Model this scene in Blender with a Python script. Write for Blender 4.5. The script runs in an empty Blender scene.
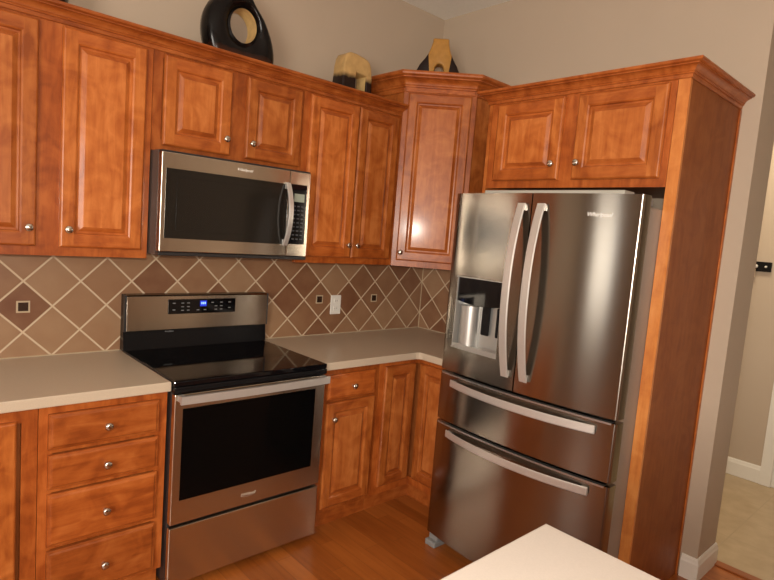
import bpy, bmesh, math, random
from mathutils import Vector, Matrix
random.seed(7)
S = bpy.context.scene
COL = S.collection

# ------------------------------------------------------------------ camera
CAM = Vector((-2.9836, -2.8564, 1.5824))
yaw, pitch, roll, FPX = -0.7465, -0.102, 0.0796, 565.128
fwd = Vector((-math.sin(yaw)*math.cos(pitch), math.cos(yaw)*math.cos(pitch), math.sin(pitch)))
rgt = Vector((math.cos(yaw), math.sin(yaw), 0))
upv = rgt.cross(fwd)
r2 = math.cos(roll)*rgt + math.sin(roll)*upv
u2 = -math.sin(roll)*rgt + math.cos(roll)*upv
cd = bpy.data.cameras.new('camera')
cam = bpy.data.objects.new('camera', cd)
COL.objects.link(cam)
M = Matrix.Identity(4)
for i in range(3):
    M[i][0] = r2[i]; M[i][1] = u2[i]; M[i][2] = -fwd[i]; M[i][3] = CAM[i]
cam.matrix_world = M
cd.sensor_width = 36
cd.lens = FPX/774*36
cd.shift_y = 0.97/774
cd.clip_start = 0.05
S.camera = cam

# ------------------------------------------------------------------ light and exposure
S.view_settings.view_transform = 'Standard'
S.view_settings.look = 'None'
S.view_settings.exposure = 0.0
S.view_settings.gamma = 1.0
S.view_settings.use_curve_mapping = False
W = bpy.data.worlds.new('world'); S.world = W; W.use_nodes = True
W.node_tree.nodes['Background'].inputs[0].default_value = (0.75, 0.85, 1.0, 1)
W.node_tree.nodes['Background'].inputs[1].default_value = 1.5

def area(name, loc, target, sx, sy, power, color):
    l = bpy.data.lights.new(name, 'AREA'); l.shape = 'RECTANGLE'; l.size = sx; l.size_y = sy
    l.energy = power; l.color = color
    o = bpy.data.objects.new(name, l); COL.objects.link(o); o.location = loc
    d = Vector(target) - Vector(loc)
    o.rotation_euler = d.to_track_quat('-Z', 'Y').to_euler()
    return o
# the photographer's flash, just above the lens
FL = CAM + u2*0.07
area('camera_flash', FL, FL+fwd, 0.10, 0.06, 34, (1.0, 0.90, 0.78))
# added area lights at the unseen windows of the left wall
area('unseen_window_light', (-5.40, -0.62, 1.5), (0, -0.9, 1.2), 0.45, 1.2, 6.5, (1.0, 0.88, 0.70))
area('unseen_window_light', (-5.40, -3.9, 1.65), (0, -2.6, 1.7), 1.6, 1.4, 132, (1.0, 0.91, 0.79))
area('added_hall_light', (0.95, -1.6, 3.0), (0.95, -1.6, 0), 0.35, 0.35, 26, (1.0, 0.84, 0.60))  # added to brighten the hall; no fixture is modelled here

# ------------------------------------------------------------------ materials
def new_mat(name):
    m = bpy.data.materials.new(name); m.use_nodes = True
    nt = m.node_tree; b = nt.nodes['Principled BSDF']
    return m, nt, b
def N(nt, typ, **kw):
    n = nt.nodes.new(typ)
    for k, v in kw.items(): setattr(n, k, v)
    return n
def math_n(nt, op, a, b=None, c=None):
    n = nt.nodes.new('ShaderNodeMath'); n.operation = op
    for i, v in enumerate((a, b, c)):
        if v is None: continue
        if isinstance(v, (int, float)): n.inputs[i].default_value = v
        else: nt.links.new(v, n.inputs[i])
    return n.outputs[0]
def simple(name, col, rough=0.5, metal=0.0, coat=0.0, emit=None, estr=1.0, spec=0.5, noise=0.0, nscale=40, bump=0.0):
    m, nt, b = new_mat(name)
    b.inputs['Base Color'].default_value = (*col, 1); b.inputs['Roughness'].default_value = rough
    b.inputs['Metallic'].default_value = metal; b.inputs['Coat Weight'].default_value = coat
    b.inputs['Specular IOR Level'].default_value = spec
    if emit: b.inputs['Emission Color'].default_value = (*emit, 1); b.inputs['Emission Strength'].default_value = estr
    tc = N(nt, 'ShaderNodeTexCoord'); nz = N(nt, 'ShaderNodeTexNoise'); nz.inputs['Scale'].default_value = nscale
    nz.inputs['Detail'].default_value = 4
    nt.links.new(tc.outputs['Object'], nz.inputs['Vector'])
    if noise:
        mx = N(nt, 'ShaderNodeMix', data_type='RGBA', blend_type='MULTIPLY')
        cr = N(nt, 'ShaderNodeMapRange'); cr.inputs[3].default_value = 1-noise; cr.inputs[4].default_value = 1+noise
        nt.links.new(nz.outputs['Fac'], cr.inputs[0])
        mx.inputs[0].default_value = 1.0; mx.inputs[6].default_value = (*col, 1)
        nt.links.new(cr.outputs[0], mx.inputs[7]); nt.links.new(mx.outputs[2], b.inputs['Base Color'])
    if bump:
        bp = N(nt, 'ShaderNodeBump'); bp.inputs['Strength'].default_value = bump; bp.inputs['Distance'].default_value = 0.002
        nt.links.new(nz.outputs['Fac'], bp.inputs['Height']); nt.links.new(bp.outputs[0], b.inputs['Normal'])
    return m
def wood(name, horizontal=False, base=(0.40, 0.110, 0.020), dark=(0.27, 0.062, 0.010), light=(0.50, 0.158, 0.035), rough=0.38, coat=0.18, spec=0.32):
    m, nt, b = new_mat(name)
    tc = N(nt, 'ShaderNodeTexCoord'); oi = N(nt, 'ShaderNodeObjectInfo')
    mp = N(nt, 'ShaderNodeMapping'); mp.inputs['Scale'].default_value = (1.2, 9, 9) if horizontal else (9, 9, 1.2)
    ad = N(nt, 'ShaderNodeVectorMath', operation='ADD'); sc = N(nt, 'ShaderNodeVectorMath', operation='SCALE')
    cx = N(nt, 'ShaderNodeCombineXYZ')
    for i in range(3): nt.links.new(oi.outputs['Random'], cx.inputs[i])
    nt.links.new(cx.outputs[0], sc.inputs[0]); sc.inputs['Scale'].default_value = 37.0
    nt.links.new(tc.outputs['Object'], ad.inputs[0]); nt.links.new(sc.outputs[0], ad.inputs[1])
    nt.links.new(ad.outputs[0], mp.inputs['Vector'])
    grain = N(nt, 'ShaderNodeTexNoise'); grain.inputs['Scale'].default_value = 3.5; grain.inputs['Detail'].default_value = 6; grain.inputs['Roughness'].default_value = 0.6
    grain.inputs['Distortion'].default_value = 0.6
    nt.links.new(mp.outputs[0], grain.inputs['Vector'])
    blot = N(nt, 'ShaderNodeTexNoise'); blot.inputs['Scale'].default_value = 9.0; blot.inputs['Detail'].default_value = 5; blot.inputs['Distortion'].default_value = 1.2
    nt.links.new(ad.outputs[0], blot.inputs['Vector'])
    f = math_n(nt, 'ADD', math_n(nt, 'MULTIPLY', grain.outputs['Fac'], 0.5), math_n(nt, 'MULTIPLY', blot.outputs['Fac'], 0.5))
    cr = N(nt, 'ShaderNodeValToRGB'); e = cr.color_ramp.elements
    e[0].position = 0.38; e[0].color = (*dark, 1); e[1].position = 0.62; e[1].color = (*light, 1)
    k = e.new(0.5); k.color = (*base, 1)
    nt.links.new(f, cr.inputs[0])
    # board to board difference
    mr = N(nt, 'ShaderNodeMapRange'); mr.inputs[3].default_value = 0.86; mr.inputs[4].default_value = 1.14
    nt.links.new(oi.outputs['Random'], mr.inputs[0])
    mx = N(nt, 'ShaderNodeMix', data_type='RGBA', blend_type='MULTIPLY'); mx.inputs[0].default_value = 1
    nt.links.new(cr.outputs[0], mx.inputs[6]); nt.links.new(mr.outputs[0], mx.inputs[7])
    nt.links.new(mx.outputs[2], b.inputs['Base Color'])
    b.inputs['Roughness'].default_value = rough; b.inputs['Coat Weight'].default_value = coat; b.inputs['Coat Roughness'].default_value = 0.13; b.inputs['Specular IOR Level'].default_value = spec
    bp = N(nt, 'ShaderNodeBump'); bp.inputs['Strength'].default_value = 0.05; bp.inputs['Distance'].default_value = 0.002
    nt.links.new(grain.outputs['Fac'], bp.inputs['Height']); nt.links.new(bp.outputs[0], b.inputs['Normal'])
    return m
def steel(name, col=(0.50, 0.47, 0.43), rough=0.30, aniso=0.75, axis='X', rot=0.0):
    m, nt, b = new_mat(name)
    b.inputs['Metallic'].default_value = 1.0
    b.inputs['Anisotropic'].default_value = aniso; b.inputs['Anisotropic Rotation'].default_value = rot
    tg = N(nt, 'ShaderNodeTangent', direction_type='RADIAL', axis='Z')
    nt.links.new(tg.outputs[0], b.inputs['Tangent'])
    tc = N(nt, 'ShaderNodeTexCoord'); mp = N(nt, 'ShaderNodeMapping')
    mp.inputs['Scale'].default_value = (2, 2, 900) if axis == 'X' else (900, 900, 2)
    nt.links.new(tc.outputs['Object'], mp.inputs[0])
    nz = N(nt, 'ShaderNodeTexNoise'); nz.inputs['Scale'].default_value = 1.0; nz.inputs['Detail'].default_value = 2
    nt.links.new(mp.outputs[0], nz.inputs['Vector'])
    mr = N(nt, 'ShaderNodeMapRange'); mr.inputs[3].default_value = rough-0.02; mr.inputs[4].default_value = rough+0.02
    nt.links.new(nz.outputs['Fac'], mr.inputs[0]); nt.links.new(mr.outputs[0], b.inputs['Roughness'])
    b.inputs['Base Color'].default_value = (*col, 1)
    return m

WOOD = wood('cabinet_wood')
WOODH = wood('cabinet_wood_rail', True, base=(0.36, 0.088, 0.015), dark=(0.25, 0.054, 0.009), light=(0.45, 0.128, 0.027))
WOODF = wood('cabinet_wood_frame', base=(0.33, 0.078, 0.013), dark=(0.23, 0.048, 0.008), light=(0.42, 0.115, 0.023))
PANEL = wood('cabinet_wood_panel', base=(0.45, 0.130, 0.027), dark=(0.35, 0.086, 0.015), light=(0.55, 0.182, 0.045))
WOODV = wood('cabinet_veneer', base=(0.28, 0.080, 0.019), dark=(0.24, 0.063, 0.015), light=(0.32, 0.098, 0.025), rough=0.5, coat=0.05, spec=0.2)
STEEL = steel('brushed_steel', (0.33, 0.305, 0.272), 0.19, 0.85, rot=0.25)
STEELH = simple('handle_steel', (0.68, 0.66, 0.63), 0.38, 0.68, noise=0.06, nscale=120)
STEELR = steel('range_steel', (0.60, 0.545, 0.465), 0.24, 0.8, rot=0.25)
NICKEL = simple('brushed_nickel', (0.62, 0.58, 0.52), 0.22, 1.0, noise=0.05)
GREYMET = simple('grey_painted_metal', (0.33, 0.31, 0.28), 0.42, 0.3, noise=0.04, nscale=90)
DARKMET = simple('dark_enamel', (0.022, 0.021, 0.022), 0.35, noise=0.05)
BLACKGL = simple('black_glass', (0.003, 0.003, 0.004), 0.06, spec=0.35, noise=0.02)
MWGL = simple('smoked_oven_glass', (0.012, 0.010, 0.008), 0.12, spec=0.4, noise=0.1, nscale=300)
BLACKPL = simple('black_plastic', (0.006, 0.006, 0.007), 0.25, spec=0.25, noise=0.05)
GREYPL = simple('grey_plastic', (0.24, 0.24, 0.24), 0.5, noise=0.04)
WHITEPL = simple('white_plastic', (0.78, 0.76, 0.70), 0.35, noise=0.02)
DIM = simple('dim_print', (0.07, 0.075, 0.085), 0.5, noise=0.03)
MARK = simple('pale_print', (0.20, 0.20, 0.20), 0.5, noise=0.03)
LCD = simple('lcd_glass', (0.28, 0.33, 0.27), 0.3, noise=0.03)
BLUE = simple('blue_display', (0.01, 0.02, 0.2), 0.3, emit=(0.02, 0.06, 0.9), estr=0.6, noise=0.02)
BLUED = simple('blue_digits', (0.2, 0.3, 0.8), 0.3, emit=(0.25, 0.45, 1.0), estr=1.6, noise=0.02)
WALLM = simple('beige_wall_paint', (0.49, 0.395, 0.30), 0.75, noise=0.03, nscale=3, bump=0.06)
CEILM = simple('ceiling_paint', (0.86, 0.86, 0.80), 0.9, noise=0.05, nscale=60, bump=0.5)
TRIMW = simple('white_trim_paint', (0.80, 0.77, 0.70), 0.4, noise=0.02)
COUNT = simple('beige_solid_surface', (0.55, 0.455, 0.345), 0.30, noise=0.10, nscale=260)
ISLM = simple('cream_solid_surface', (0.61, 0.545, 0.485), 0.33, noise=0.07, nscale=240)
OUTM = simple('dark_crevice', (0.02, 0.018, 0.015), 0.7, noise=0.05)

def tile_mat(name, axis, ph, D=0.2249, z0=0.914):
    m, nt, b = new_mat(name)
    geo = N(nt, 'ShaderNodeNewGeometry'); sp = N(nt, 'ShaderNodeSeparateXYZ'); nt.links.new(geo.outputs['Position'], sp.inputs[0])
    u = math_n(nt, 'DIVIDE', math_n(nt, 'SUBTRACT', sp.outputs[axis], ph), D)
    v = math_n(nt, 'DIVIDE', math_n(nt, 'SUBTRACT', sp.outputs['Z'], z0), D)
    a = math_n(nt, 'ADD', u, v); c = math_n(nt, 'SUBTRACT', u, v)
    fa = math_n(nt, 'PINGPONG', a, 0.5); fc = math_n(nt, 'PINGPONG', c, 0.5)
    # PINGPONG(x, .5): distance to nearest integer
    d = math_n(nt, 'MINIMUM', fa, fc)
    mask = N(nt, 'ShaderNodeMapRange'); mask.inputs[1].default_value = 0.020; mask.inputs[2].default_value = 0.030
    nt.links.new(d, mask.inputs[0])
    cx = N(nt, 'ShaderNodeCombineXYZ'); nt.links.new(math_n(nt, 'FLOOR', a), cx.inputs[0]); nt.links.new(math_n(nt, 'FLOOR', c), cx.inputs[1])
    wn = N(nt, 'ShaderNodeTexWhiteNoise', noise_dimensions='3D'); nt.links.new(cx.outputs[0], wn.inputs['Vector'])
    nz = N(nt, 'ShaderNodeTexNoise'); nz.inputs['Scale'].default_value = 9; nz.inputs['Detail'].default_value = 5
    of = N(nt, 'ShaderNodeVectorMath', operation='MULTIPLY_ADD'); nt.links.new(wn.outputs['Color'], of.inputs[0]); of.inputs[1].default_value = (9, 9, 9)
    nt.links.new(geo.outputs['Position'], of.inputs[2]); nt.links.new(of.outputs[0], nz.inputs['Vector'])
    cr = N(nt, 'ShaderNodeValToRGB'); e = cr.color_ramp.elements
    e[0].position = 0.15; e[0].color = (0.165, 0.066, 0.032, 1); e[1].position = 0.9; e[1].color = (0.345, 0.21, 0.118, 1)
    k = e.new(0.5); k.color = (0.27, 0.142, 0.074, 1)
    f = math_n(nt, 'ADD', math_n(nt, 'MULTIPLY', wn.outputs['Value'], 0.58), math_n(nt, 'MULTIPLY', nz.outputs['Fac'], 0.50))
    nt.links.new(f, cr.inputs[0])
    mx = N(nt, 'ShaderNodeMix', data_type='RGBA'); mx.inputs[6].default_value = (0.58, 0.45, 0.31, 1)
    nt.links.new(mask.outputs[0], mx.inputs[0]); nt.links.new(cr.outputs[0], mx.inputs[7])
    nt.links.new(mx.outputs[2], b.inputs['Base Color'])
    mr = N(nt, 'ShaderNodeMapRange'); mr.inputs[3].default_value = 0.8; mr.inputs[4].default_value = 0.38
    nt.links.new(mask.outputs[0], mr.inputs[0]); nt.links.new(mr.outputs[0], b.inputs['Roughness'])
    bp = N(nt, 'ShaderNodeBump'); bp.inputs['Strength'].default_value = 0.5; bp.inputs['Distance'].default_value = 0.002
    nt.links.new(mask.outputs[0], bp.inputs['Height']); nt.links.new(bp.outputs[0], b.inputs['Normal'])
    return m
TILEA = tile_mat('diamond_tile_back', 'X', -0.8047)
TILEB = tile_mat('diamond_tile_side', 'Y', -0.1225)

def plank_mat():
    m, nt, b = new_mat('orange_plank_floor')
    geo = N(nt, 'ShaderNodeNewGeometry'); sp = N(nt, 'ShaderNodeSeparateXYZ'); nt.links.new(geo.outputs['Position'], sp.inputs[0])
    u = math_n(nt, 'DIVIDE', sp.outputs['X'], 0.083); row = math_n(nt, 'FLOOR', u)
    wr = N(nt, 'ShaderNodeTexWhiteNoise', noise_dimensions='1D'); nt.links.new(row, wr.inputs['W'])
    v = math_n(nt, 'ADD', math_n(nt, 'DIVIDE', sp.outputs['Y'], 0.9), math_n(nt, 'MULTIPLY', wr.outputs['Value'], 7.3))
    cx = N(nt, 'ShaderNodeCombineXYZ'); nt.links.new(row, cx.inputs[0]); nt.links.new(math_n(nt, 'FLOOR', v), cx.inputs[1])
    wn = N(nt, 'ShaderNodeTexWhiteNoise', noise_dimensions='3D'); nt.links.new(cx.outputs[0], wn.inputs['Vector'])
    mp = N(nt, 'ShaderNodeMapping'); mp.inputs['Scale'].default_value = (22, 1.6, 1)
    of = N(nt, 'ShaderNodeVectorMath', operation='MULTIPLY_ADD'); nt.links.new(wn.outputs['Color'], of.inputs[0]); of.inputs[1].default_value = (7, 7, 7)
    nt.links.new(geo.outputs['Position'], of.inputs[2]); nt.links.new(of.outputs[0], mp.inputs[0])
    nz = N(nt, 'ShaderNodeTexNoise'); nz.inputs['Scale'].default_value = 2.2; nz.inputs['Detail'].default_value = 5; nt.links.new(mp.outputs[0], nz.inputs['Vector'])
    f = math_n(nt, 'ADD', math_n(nt, 'MULTIPLY', wn.outputs['Value'], 0.35), math_n(nt, 'MULTIPLY', nz.outputs['Fac'], 0.65))
    cr = N(nt, 'ShaderNodeValToRGB'); e = cr.color_ramp.elements
    e[0].position = 0.22; e[0].color = (0.24, 0.060, 0.009, 1); e[1].position = 0.78; e[1].color = (0.42, 0.126, 0.023, 1)
    nt.links.new(f, cr.inputs[0])
    g = math_n(nt, 'MINIMUM', math_n(nt, 'PINGPONG', u, 0.5), math_n(nt, 'MULTIPLY', math_n(nt, 'PINGPONG', v, 0.5), 10.8))
    gm = N(nt, 'ShaderNodeMapRange'); gm.inputs[1].default_value = 0.0; gm.inputs[2].default_value = 0.022; nt.links.new(g, gm.inputs[0])
    mx = N(nt, 'ShaderNodeMix', data_type='RGBA'); mx.inputs[6].default_value = (0.17, 0.045, 0.010, 1)
    nt.links.new(gm.outputs[0], mx.inputs[0]); nt.links.new(cr.outputs[0], mx.inputs[7]); nt.links.new(mx.outputs[2], b.inputs['Base Color'])
    b.inputs['Roughness'].default_value = 0.33; b.inputs['Coat Weight'].default_value = 0.2; b.inputs['Coat Roughness'].default_value = 0.2
    return m
PLANK = plank_mat()
def hall_tile():
    m, nt, b = new_mat('beige_hall_tile')
    geo = N(nt, 'ShaderNodeNewGeometry'); sp = N(nt, 'ShaderNodeSeparateXYZ'); nt.links.new(geo.outputs['Position'], sp.inputs[0])
    g = math_n(nt, 'MINIMUM', math_n(nt, 'PINGPONG', math_n(nt, 'DIVIDE', sp.outputs['X'], 0.33), 0.5), math_n(nt, 'PINGPONG', math_n(nt, 'DIVIDE', sp.outputs['Y'], 0.33), 0.5))
    gm = N(nt, 'ShaderNodeMapRange'); gm.inputs[1].default_value = 0.004; gm.inputs[2].default_value = 0.014; nt.links.new(g, gm.inputs[0])
    nz = N(nt, 'ShaderNodeTexNoise'); nz.inputs['Scale'].default_value = 9; nz.inputs['Detail'].default_value = 5; nt.links.new(geo.outputs['Position'], nz.inputs['Vector'])
    cr = N(nt, 'ShaderNodeValToRGB'); e = cr.color_ramp.elements
    e[0].position = 0.3; e[0].color = (0.42, 0.31, 0.185, 1); e[1].position = 0.7; e[1].color = (0.52, 0.40, 0.255, 1)
    nt.links.new(nz.outputs['Fac'], cr.inputs[0])
    mx = N(nt, 'ShaderNodeMix', data_type='RGBA'); mx.inputs[6].default_value = (0.42, 0.32, 0.20, 1)
    nt.links.new(gm.outputs[0], mx.inputs[0]); nt.links.new(cr.outputs[0], mx.inputs[7]); nt.links.new(mx.outputs[2], b.inputs['Base Color'])
    b.inputs['Roughness'].default_value = 0.4
    return m
HALLT = hall_tile()

def glaze(name, low, high, zc, width, rough=0.25, coat=0.4):
    """two-tone colour for fired glaze and painted-in wood reflection: one colour below zc (object space), another above"""
    m, nt, b = new_mat(name)
    tc = N(nt, 'ShaderNodeTexCoord'); sp = N(nt, 'ShaderNodeSeparateXYZ'); nt.links.new(tc.outputs['Object'], sp.inputs[0])
    nz = N(nt, 'ShaderNodeTexNoise'); nz.inputs['Scale'].default_value = 22; nz.inputs['Detail'].default_value = 5; nt.links.new(tc.outputs['Object'], nz.inputs['Vector'])
    z = math_n(nt, 'ADD', sp.outputs['Z'], math_n(nt, 'MULTIPLY', math_n(nt, 'SUBTRACT', nz.outputs['Fac'], 0.5), 0.03))
    mr = N(nt, 'ShaderNodeMapRange'); mr.inputs[1].default_value = zc-width/2; mr.inputs[2].default_value = zc+width/2; nt.links.new(z, mr.inputs[0])
    mx = N(nt, 'ShaderNodeMix', data_type='RGBA'); mx.inputs[6].default_value = (*low, 1); mx.inputs[7].default_value = (*high, 1)
    nt.links.new(mr.outputs[0], mx.inputs[0])
    m2 = N(nt, 'ShaderNodeMix', data_type='RGBA', blend_type='MULTIPLY'); m2.inputs[0].default_value = 1
    k = N(nt, 'ShaderNodeMapRange'); k.inputs[3].default_value = 0.7; k.inputs[4].default_value = 1.3; nt.links.new(nz.outputs['Fac'], k.inputs[0])
    nt.links.new(mx.outputs[2], m2.inputs[6]); nt.links.new(k.outputs[0], m2.inputs[7])
    nt.links.new(m2.outputs[2], b.inputs['Base Color'])
    b.inputs['Roughness'].default_value = rough; b.inputs['Coat Weight'].default_value = coat; b.inputs['Specular IOR Level'].default_value = 0.2
    return m

# ------------------------------------------------------------------ mesh helpers
class MB:
    def __init__(s): s.bm = bmesh.new()
    def box(s, x0, x1, y0, y1, z0, z1, bev=0.0, seg=1, mi=0):
        t = bmesh.new()
        bmesh.ops.create_cube(t, size=1)
        for v in t.verts:
            v.co = Vector((x0+(x1-x0)*(v.co.x+.5), y0+(y1-y0)*(v.co.y+.5), z0+(z1-z0)*(v.co.z+.5)))
        if bev: bmesh.ops.bevel(t, geom=t.edges[:], offset=bev, segments=seg, profile=0.5, affect='EDGES')
        for f in t.faces: f.material_index = mi
        s._join(t); return s
    def _join(s, t):
        me = bpy.data.meshes.new('tmp'); t.to_mesh(me); s.bm.from_mesh(me); bpy.data.meshes.remove(me); t.free()
    def poly(s, pts, faces, mi=0):
        vs = [s.bm.verts.new(p) for p in pts]
        for f in faces:
            try: s.bm.faces.new([vs[i] for i in f]).material_index = mi
            except ValueError: pass
        return s
    def lathe(s, prof, axis_o, axis_d, n=24):
        """prof: list of (r, h) along axis_d from axis_o"""
        d = Vector(axis_d).normalized(); a = d.orthogonal().normalized(); b = d.cross(a); o = Vector(axis_o)
        rings = []
        for r, h in prof:
            if r < 1e-6: rings.append([s.bm.verts.new(o+d*h)])
            else: rings.append([s.bm.verts.new(o+d*h+(a*math.cos(2*math.pi*i/n)+b*math.sin(2*math.pi*i/n))*r) for i in range(n)])
        for p, q in zip(rings, rings[1:]):
            for i in range(n):
                j = (i+1) % n
                if len(p) == 1 and len(q) == 1: continue
                if len(p) == 1: s.bm.faces.new((p[0], q[i], q[j]))
                elif len(q) == 1: s.bm.faces.new((p[i], q[0], p[j]))
                else: s.bm.faces.new((p[i], q[i], q[j], p[j]))
        return s
    def sweep(s, prof, path, closed_ends=True):
        """prof: (out, z) closed loop; path: plan points, outward side = right of travel"""
        n = len(path); offs = []
        for i in range(n):
            ns = []
            for a, b in ((i-1, i), (i, i+1)):
                if a < 0 or b >= n: continue
                d = (Vector(path[b])-Vector(path[a])).normalized(); ns.append(Vector((d.y, -d.x)))
            if len(ns) == 1: offs.append(ns[0])
            else:
                m = (ns[0]+ns[1]).normalized(); offs.append(m/ m.dot(ns[0]))
        rings = [[s.bm.verts.new((path[i][0]+offs[i].x*o, path[i][1]+offs[i].y*o, z)) for o, z in prof] for i in range(n)]
        k = len(prof)
        for p, q in zip(rings, rings[1:]):
            for i in range(k): s.bm.faces.new((p[i], p[(i+1) % k], q[(i+1) % k], q[i]))
        if closed_ends:
            s.bm.faces.new(rings[0]); s.bm.faces.new(rings[-1][::-1])
        return s
    def build(s, name, mats, parent=None, loc=None, smooth=None, recalc=True):
        if recalc: bmesh.ops.recalc_face_normals(s.bm, faces=s.bm.faces[:])
        me = bpy.data.meshes.new(name); s.bm.to_mesh(me); s.bm.free()
        for m in (mats if isinstance(mats, (list, tuple)) else [mats]): me.materials.append(m)
        o = bpy.data.objects.new(name, me); COL.objects.link(o)
        if parent is not None: o.parent = parent
        if loc is not None: o.location = loc
        if smooth:
            for p in me.polygons: p.use_smooth = True
            md = o.modifiers.new('edge', 'EDGE_SPLIT'); md.split_angle = math.radians(smooth)
        return o
def tag(o, label=None, cat=None, group=None, kind=None):
    if label: o['label'] = label
    if cat: o['category'] = cat
    if group: o['group'] = group
    if kind: o['kind'] = kind
    return o
def empty(name, loc, rz, label, cat, group=None):
    o = bpy.data.objects.new(name, None); COL.objects.link(o); o.location = loc; o.rotation_euler = (0, 0, math.radians(rz))
    o.empty_display_size = 0.1
    return tag(o, label, cat, group)
def part(name, mats, parent, boxes, bev=0.0, seg=1):
    m = MB()
    for b in boxes: m.box(*b, bev=bev, seg=seg)
    return m.build(name, mats, parent)
def struct(name, mat, boxes, bev=0.0):
    m = MB()
    for b in boxes: m.box(*b, bev=bev)
    return tag(m.build(name, mat), kind='structure')

def rings(mb, x0, x1, z0, z1, prof, yb):
    """concentric rectangular loops (inset, y offset from yb, + = outward/-y); 2 material slots: stiles 0, rails 1"""
    bm = mb.bm; R = []
    for ins, dy in prof:
        R.append([bm.verts.new((x, yb-dy, z)) for x, z in ((x0+ins, z0+ins), (x1-ins, z0+ins), (x1-ins, z1-ins), (x0+ins, z1-ins))])
    for k, (a, b) in enumerate(zip(R, R[1:])):
        if len(prof) > 8 and k == 3:      # flat of the frame: full-height stiles, rails butted between them
            A0, A2, B0, B2 = a[0].co, a[2].co, b[0].co, b[2].co; y = A0.y
            for (xa, xb, za, zb, mi) in ((A0.x, B0.x, A0.z, A2.z, 0), (B2.x, A2.x, A0.z, A2.z, 0), (B0.x, B2.x, A0.z, B0.z, 1), (B0.x, B2.x, B2.z, A2.z, 1)):
                f = bm.faces.new([bm.verts.new(q) for q in ((xa, y, za), (xb, y, za), (xb, y, zb), (xa, y, zb))]); f.material_index = mi
            continue
        for i in range(4):
            f = bm.faces.new((a[i], a[(i+1) % 4], b[(i+1) % 4], b[i])); f.material_index = 1 if i in (0, 2) else 0
    f = bm.faces.new(R[-1]); f.material_index = 2; bm.faces.new(R[0][::-1])
KN = None
def knob(parent, x, y, z, r=0.0155):
    """round knob standing out towards local -y"""
    m = MB(); m.lathe([(0, 0), (.0085, 0), (.0075, .006), (.006, .010), (.006, .014), (r*.8, .017), (r, .021), (r*.97, .025), (r*.7, .0285), (0, .030)], (0, 0, 0), (0, -1, 0), 20)
    o = m.build('knob', NICKEL, parent, (x, y, z), smooth=50)
    return o
DOORP = lambda st: [(0, 0), (0, .013), (.004, .018), (.008, .020), (st-.006, .020), (st, .0165), (st+.003, .009), (st+.008, .0085), (st+.011, .0085), (st+.027, .017), (st+.029, .0178)]
def door(parent, x0, x1, z0, z1, yf, kn=None, st=.056, name='door'):
    m = MB(); rings(m, x0, x1, z0, z1, DOORP(st), yf)
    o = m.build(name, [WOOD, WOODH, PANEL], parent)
    if kn: knob(o, kn[0], yf-.020, kn[1])
    return o
def drawer_front(parent, x0, x1, z0, z1, yf, kn=True):
    m = MB(); rings(m, x0, x1, z0, z1, [(0, 0), (0, .012), (.002, .0145), (.007, .0155), (.013, .0195), (.016, .020)], yf)
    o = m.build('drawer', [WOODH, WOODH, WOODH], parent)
    if kn: knob(o, (x0+x1)/2, yf-.020, (z0+z1)/2-.004)
    return o
def frame_boxes(x0, x1, z0, z1, y0, y1, stiles, rails):
    """face frame of stiles (x ranges) full height, and rails (xa, xb, za, zb)"""
    return [(a, b, y0, y1, z0, z1) for a, b in stiles] + [(a, b, y0+.0005, y1, c, d) for a, b, c, d in rails]

# ------------------------------------------------------------------ the room
HC = 3.0886
struct('floor', PLANK, [(-5.5, 0.28, -6.0, 0.12, -0.1, 0.0)])
struct('floor_hall', HALLT, [(0.28, 2.6, -6.0, 0.12, -0.1, -0.002)])
struct('trim_1', simple('threshold_wood', (0.30, 0.085, 0.02), 0.35, noise=0.1), [(0.245, 0.30, -3.3, -2.03, -0.001, 0.010)], bev=.003)
struct('ceiling', CEILM, [(-5.6, 2.6, -6.1, 0.12, HC, HC+0.1)])
struct('wall_back', WALLM, [(-5.6, 2.6, 0.0, 0.12, 0, HC)])
struct('wall_right', WALLM, [(0.0, 0.26, -2.0207, 0.0, 0, HC), (0.0, 0.26, -6.0, -3.3, 0, HC)])
struct('wall_hall', WALLM, [(1.75, 1.87, -1.925, 0.0, 0, HC), (1.75, 1.87, -6.0, -2.865, 0, HC), (1.75, 1.87, -2.865, -1.925, 2.08, HC)])
def wall_with_hole(name, axis, p0, p1, a0, a1, h0, h1, z0, z1):
    bx = []
    for (u0, u1, c0, c1) in ((a0, h0, 0, HC), (h1, a1, 0, HC), (h0, h1, 0, z0), (h0, h1, z1, HC)):
        bx.append((p0, p1, u0, u1, c0, c1) if axis == 'x' else (u0, u1, p0, p1, c0, c1))
    return struct(name, WALLM, bx)
struct('wall_left', WALLM, [(-5.6, -5.5, -6.1, -4.75, 0, HC), (-5.6, -5.5, -3.05, -0.92, 0, HC), (-5.6, -5.5, -0.32, 0.0, 0, HC),
    (-5.6, -5.5, -4.75, -3.05, 0, .9), (-5.6, -5.5, -4.75, -3.05, 2.35, HC), (-5.6, -5.5, -.92, -.32, 0, .85), (-5.6, -5.5, -.92, -.32, 2.15, HC)])
struct('wall_front', WALLM, [(-5.5, 2.6, -6.1, -6.0, 0, HC)])
GLASS = simple('window_glass', (1, 1, 1), 0.02, noise=0.01)
_nt = GLASS.node_tree; _b = _nt.nodes['Principled BSDF']
_tr = _nt.nodes.new('ShaderNodeBsdfTransparent'); _mx = _nt.nodes.new('ShaderNodeMixShader'); _mx.inputs[0].default_value = 0.08
_nt.links.new(_tr.outputs[0], _mx.inputs[1]); _nt.links.new(_b.outputs[0], _mx.inputs[2]); _nt.links.new(_mx.outputs[0], _nt.nodes['Material Output'].inputs[0])
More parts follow.
